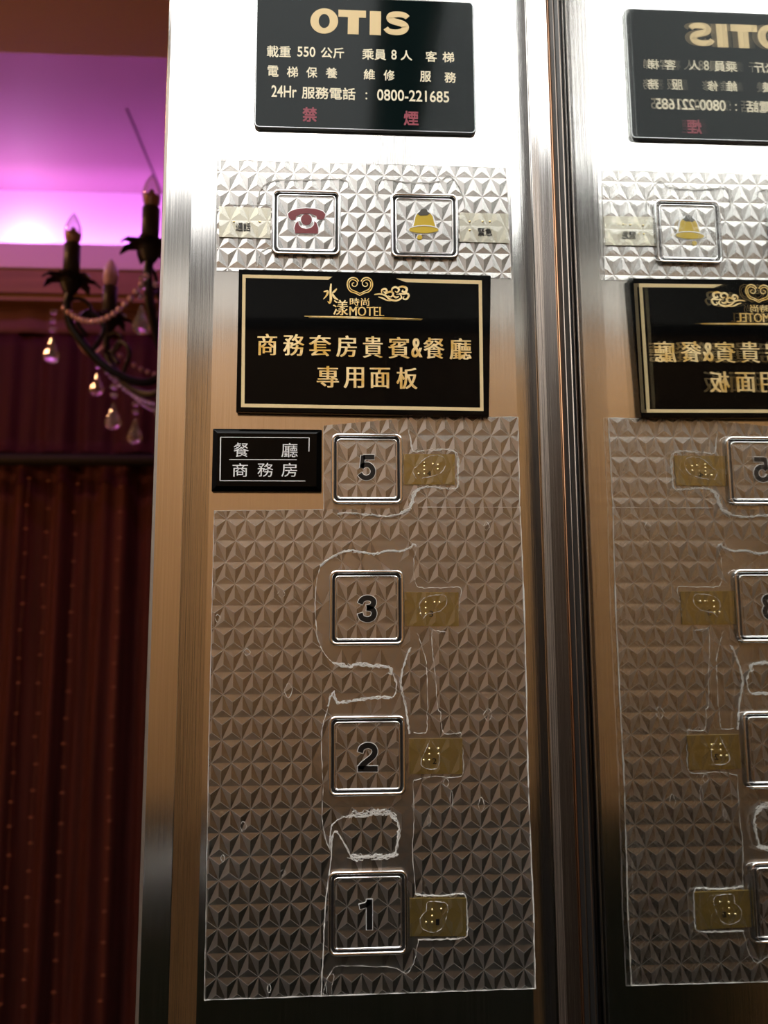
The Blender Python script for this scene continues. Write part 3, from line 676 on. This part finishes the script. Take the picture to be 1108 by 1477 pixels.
t = empty('curtain', (-1.2, YF-0.13, 0.02), 'dark reddish brown pleated curtain hanging to the floor beyond the chandelier', 'curtain')
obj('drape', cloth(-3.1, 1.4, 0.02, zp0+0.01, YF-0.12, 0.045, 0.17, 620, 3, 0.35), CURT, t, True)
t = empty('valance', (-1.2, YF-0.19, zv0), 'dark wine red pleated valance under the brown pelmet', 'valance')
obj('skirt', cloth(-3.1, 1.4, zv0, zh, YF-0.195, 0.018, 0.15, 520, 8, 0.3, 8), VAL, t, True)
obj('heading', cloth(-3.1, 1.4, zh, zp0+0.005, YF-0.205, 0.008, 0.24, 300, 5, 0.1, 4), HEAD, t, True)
zr = zAt(661, YF-0.25)
bm = NB(); tube(bm, [(-3.1, YF-0.225, zr), (1.4, YF-0.225, zr)], 0.022, 12)
tagit(obj('curtain_rail', bm, mat('black_rail', (0.004, 0.003, 0.003), 0.7), None, True), 'black horizontal bar across the dark curtains', 'rail')
# strands of small amber beads on the curtain
AMBER = mat('amber_bead', (0.30, 0.11, 0.06), 0.3)
strands = [(44, 'leftmost'), (105, ''), (122, ''), (178, 'rightmost')]
px_rows = {(20, 1120): 0}
for k, (px, nm) in enumerate(((42, 'first strand of tiny amber beads on the dark curtain from the left'), (72, 'second strand of tiny amber beads on the dark curtain from the left'), (112, 'third strand of tiny amber beads on the dark curtain from the left'), (176, 'rightmost strand of tiny amber beads on the dark curtain'))):
    bm = NB(); rnd = random.Random(k); top = at(px, 690, YF-0.19); last = None
    z = top.z-0.01*k; pts = []
    while z > 0.15:
        pts.append(Vector((top.x+rnd.uniform(-0.004, 0.004), YF-0.193, z))); z -= 0.088*rnd.uniform(0.85, 1.15)
    for q in pts: ball(bm, q, 0.0065, 8, (1.3, 0.8, 0.5))
    tube(bm, [top]+pts, 0.0006, 4)
    tagit(obj('bead_strand', bm, AMBER, None, True), nm, 'bead strand', 'bead strands on the curtain')

# ------------------------------------------------------------------ chandelier
BLK = mat('black_iron', (0.010, 0.008, 0.010), 0.4, 0.3)
CANDLE = mat('dark_candle_sleeve', (0.018, 0.014, 0.022), 0.45)
BULB = film('clear_bulb', (0.75, 0.55, 0.85), 0.80, 0.08, 0.3, True)
BULBLIT = film('lit_look_bulb', (0.75, 0.55, 0.95), 0.45, 0.2, 0.0, True)  # denser, paler shell imitates a lit bulb by colour; it emits nothing
BRASS = mat('bulb_collar', (0.32, 0.20, 0.10), 0.3, 0.8)
CRYSTAL = mat('crystal', (0.96, 0.86, 0.93), 0.03, 0, 0.8, 0, 0.9, ior=1.5)
BEAD = mat('pink_pearl_bead', (0.62, 0.38, 0.44), 0.08, 0.35, 0.8)
tips = [at(107, 307, 1.19), None, None]
ZTIP = tips[0].z
def at_height(px, py, z): d = ray(px, py); return EYE+d*((z-EYE.z)/d.z)
p_left = tips[0]; p_mid = at_height(161, 373, ZTIP); p_right = at_height(220, 251, ZTIP)
cxy = None
(ax_, ay_), (bx_, by_), (cx_, cy_) = (p_left.x, p_left.y), (p_mid.x, p_mid.y), (p_right.x, p_right.y)
dd = 2*(ax_*(by_-cy_)+bx_*(cy_-ay_)+cx_*(ay_-by_))
ux = ((ax_**2+ay_**2)*(by_-cy_)+(bx_**2+by_**2)*(cy_-ay_)+(cx_**2+cy_**2)*(ay_-by_))/dd
uy = ((ax_**2+ay_**2)*(cx_-bx_)+(bx_**2+by_**2)*(ax_-cx_)+(cx_**2+cy_**2)*(bx_-ax_))/dd
CC = Vector((ux, uy, 0)); RAD = math.hypot(ax_-ux, ay_-uy)
angs = [math.atan2(q.y-uy, q.x-ux) for q in (p_mid, p_left, p_right)]
angs = [a % (2*math.pi) for a in angs]
step = (angs[2]-angs[0])/2
n_more = max(2, round((2*math.pi-(angs[2]-angs[0]))/step)-1)
angs += [angs[2]+(2*math.pi-(angs[2]-angs[0]))*(i+1)/(n_more+1) for i in range(n_more)]
t = empty('chandelier', (CC.x, CC.y, ZTIP-0.45), 'black candle chandelier with bead swags and crystal drops hanging in the lobby', 'chandelier')
zB0 = ZTIP-0.068; zC0 = zB0-0.085       # bulb base, candle base
bm = NB(); lathe(bm, [(0.006, 0.55), (0.008, 0.2), (0.02, 0.16), (0.012, 0.1), (0.035, 0.03), (0.045, -0.02), (0.02, -0.09), (0.015, -0.14), (0.035, -0.19), (0.022, -0.235), (0.004, -0.255)], (CC.x, CC.y, zC0), 20); obj('stem', bm, BLK, t, True)
bm = NB(); tube(bm, [(CC.x, CC.y, zC0+0.54), (CC.x, CC.y, ZTOP-0.02)], 0.005, 8); lathe(bm, [(0.055, 0), (0.05, -0.02), (0.01, -0.035)], (CC.x, CC.y, ZTOP), 20); obj('rod', bm, BLK, t, True)
def drop(bm, c, s=1.0):
    lathe(bm, [(0.0005, 0.0), (0.003*s, -0.004*s), (0.006*s, -0.014*s), (0.011*s, -0.026*s), (0.0135*s, -0.034*s), (0.012*s, -0.041*s), (0.006*s, -0.0455*s), (0.0008, -0.0465*s)], c, 8)
for i, a in enumerate(angs):
    ca, sa = math.cos(a), math.sin(a); P_ = lambda r, z: (CC.x+r*ca, CC.y+r*sa, z)
    R0 = RAD
    bm = NB(); lathe(bm, [(0.0115, 0.0), (0.0158, 0.010), (0.0175, 0.023), (0.0162, 0.036), (0.0115, 0.050), (0.0055, 0.061), (0.0006, 0.068)], P_(R0, zB0), 18)
    bl = obj('bulb', bm, BULBLIT if i == 0 else BULB, t, True)
    bm = NB(); lathe(bm, [(0.0095, -0.002), (0.011, 0.003), (0.0145, 0.012), (0.0155, 0.022), (0.008, 0.026), (0.003, 0.036)], P_(R0, zB0), 16); obj('bulb_collar', bm, BRASS, bl, True)
    bm = NB(); lathe(bm, [(0.0165, 0.0), (0.0165, 0.083), (0.012, 0.085)], P_(R0, zC0), 18); obj('candle', bm, CANDLE, t, True)
    bm = NB(); lathe(bm, [(0.004, -0.028), (0.012, -0.02), (0.020, -0.004), (0.022, 0.006), (0.015, 0.008)], P_(R0, zC0), 16)
    for k in range(7):      # drooping leaves of the drip pan
        b = 2*math.pi*k/7+0.3; pts = [Vector(P_(R0, zC0)) + Vector((math.cos(b)*q, math.sin(b)*q, h)) for q, h in ((0.012, 0.002), (0.03, 0.010), (0.046, 0.008), (0.058, -0.004))]
        side = Vector((-math.sin(b), math.cos(b), 0)); prev = None
        for q, w in zip(pts, (0.008, 0.016, 0.011, 0.001)):
            cur = [bm.verts.new(q+side*w), bm.verts.new(q+Vector((0, 0, 0.004))), bm.verts.new(q-side*w), bm.verts.new(q-Vector((0, 0, 0.002)))]
            if prev:
                for m_ in range(4): bm.faces.new((prev[m_], prev[(m_+1) % 4], cur[(m_+1) % 4], cur[m_]))
            prev = cur
    obj('drip_pan', bm, BLK, t)
    zz = zC0
    arm = smoothpath([P_(0.02, zz-0.13), P_(R0*0.35, zz-0.19), P_(R0*0.68, zz-0.17), P_(R0*0.96, zz-0.10), P_(R0*1.02, zz-0.05), P_(R0, zz-0.02)], 8)
    bm = NB(); tube(bm, arm, 0.0085, 9)
    sc = smoothpath([P_(R0*0.80, zz-0.135), P_(R0*0.72, zz-0.085), P_(R0*0.84, zz-0.055), P_(R0*0.93, zz-0.08), P_(R0*0.86, zz-0.105)], 7); tube(bm, sc, 0.005, 7)
    lp = [P_(R0*0.93+0.024*math.cos(2*math.pi*k/16), zz-0.052+0.022*math.sin(2*math.pi*k/16)) for k in range(17)]; tube(bm, lp, 0.0038, 7)
    obj('arm', bm, BLK, t, True)
    # swag from this arm to the next, and a lower swag towards the stem
    b = angs[(i+1) % len(angs)]
    if i == 2: b = angs[3]
    def hang(p, q, sag, n, r, name):
        bm = NB(); p, q = Vector(p), Vector(q)
        for k in range(n+1):
            u = k/n; c = p.lerp(q, u)-Vector((0, 0, sag*4*u*(1-u))); ball(bm, c, r, 8)
        obj(name, bm, BEAD if r > 0.005 else CRYSTAL, t, True)
    e0 = P_(R0*1.04, zz-0.055); e1 = (CC.x+R0*1.02*math.cos(b), CC.y+R0*1.02*math.sin(b), zz-0.05)
    hang(e0, e1, 0.055, 16, 0.0066, 'bead_swag')
    hang(e0, (CC.x+0.03*ca, CC.y+0.03*sa, zz-0.23), 0.06, 26, 0.0048, 'bead_chain')
    c = Vector(P_(R0*1.12, zz-0.055))
    bm = NB()
    for k in range(3): ball(bm, c-Vector((0, 0, 0.012+0.018*k)), 0.0075, 8, (1, 1, 0.7))
    drop(bm, c-Vector((0, 0, 0.062)), 1.2); obj('crystal_drop', bm, CRYSTAL, t)
    c = Vector(P_(R0*0.62, zz-0.182))
    bm = NB()
    for k in range(3): ball(bm, c-Vector((0, 0, 0.008+0.018*k)), 0.0075, 8, (1.2, 1.2, 0.7))
    drop(bm, c-Vector((0, 0, 0.058)), 1.25); obj('crystal_drop', bm, CRYSTAL, t)
bm = NB(); ball(bm, (CC.x, CC.y, zC0-0.285), 0.026, 16); obj('finial_ball', bm, CRYSTAL, t, True)
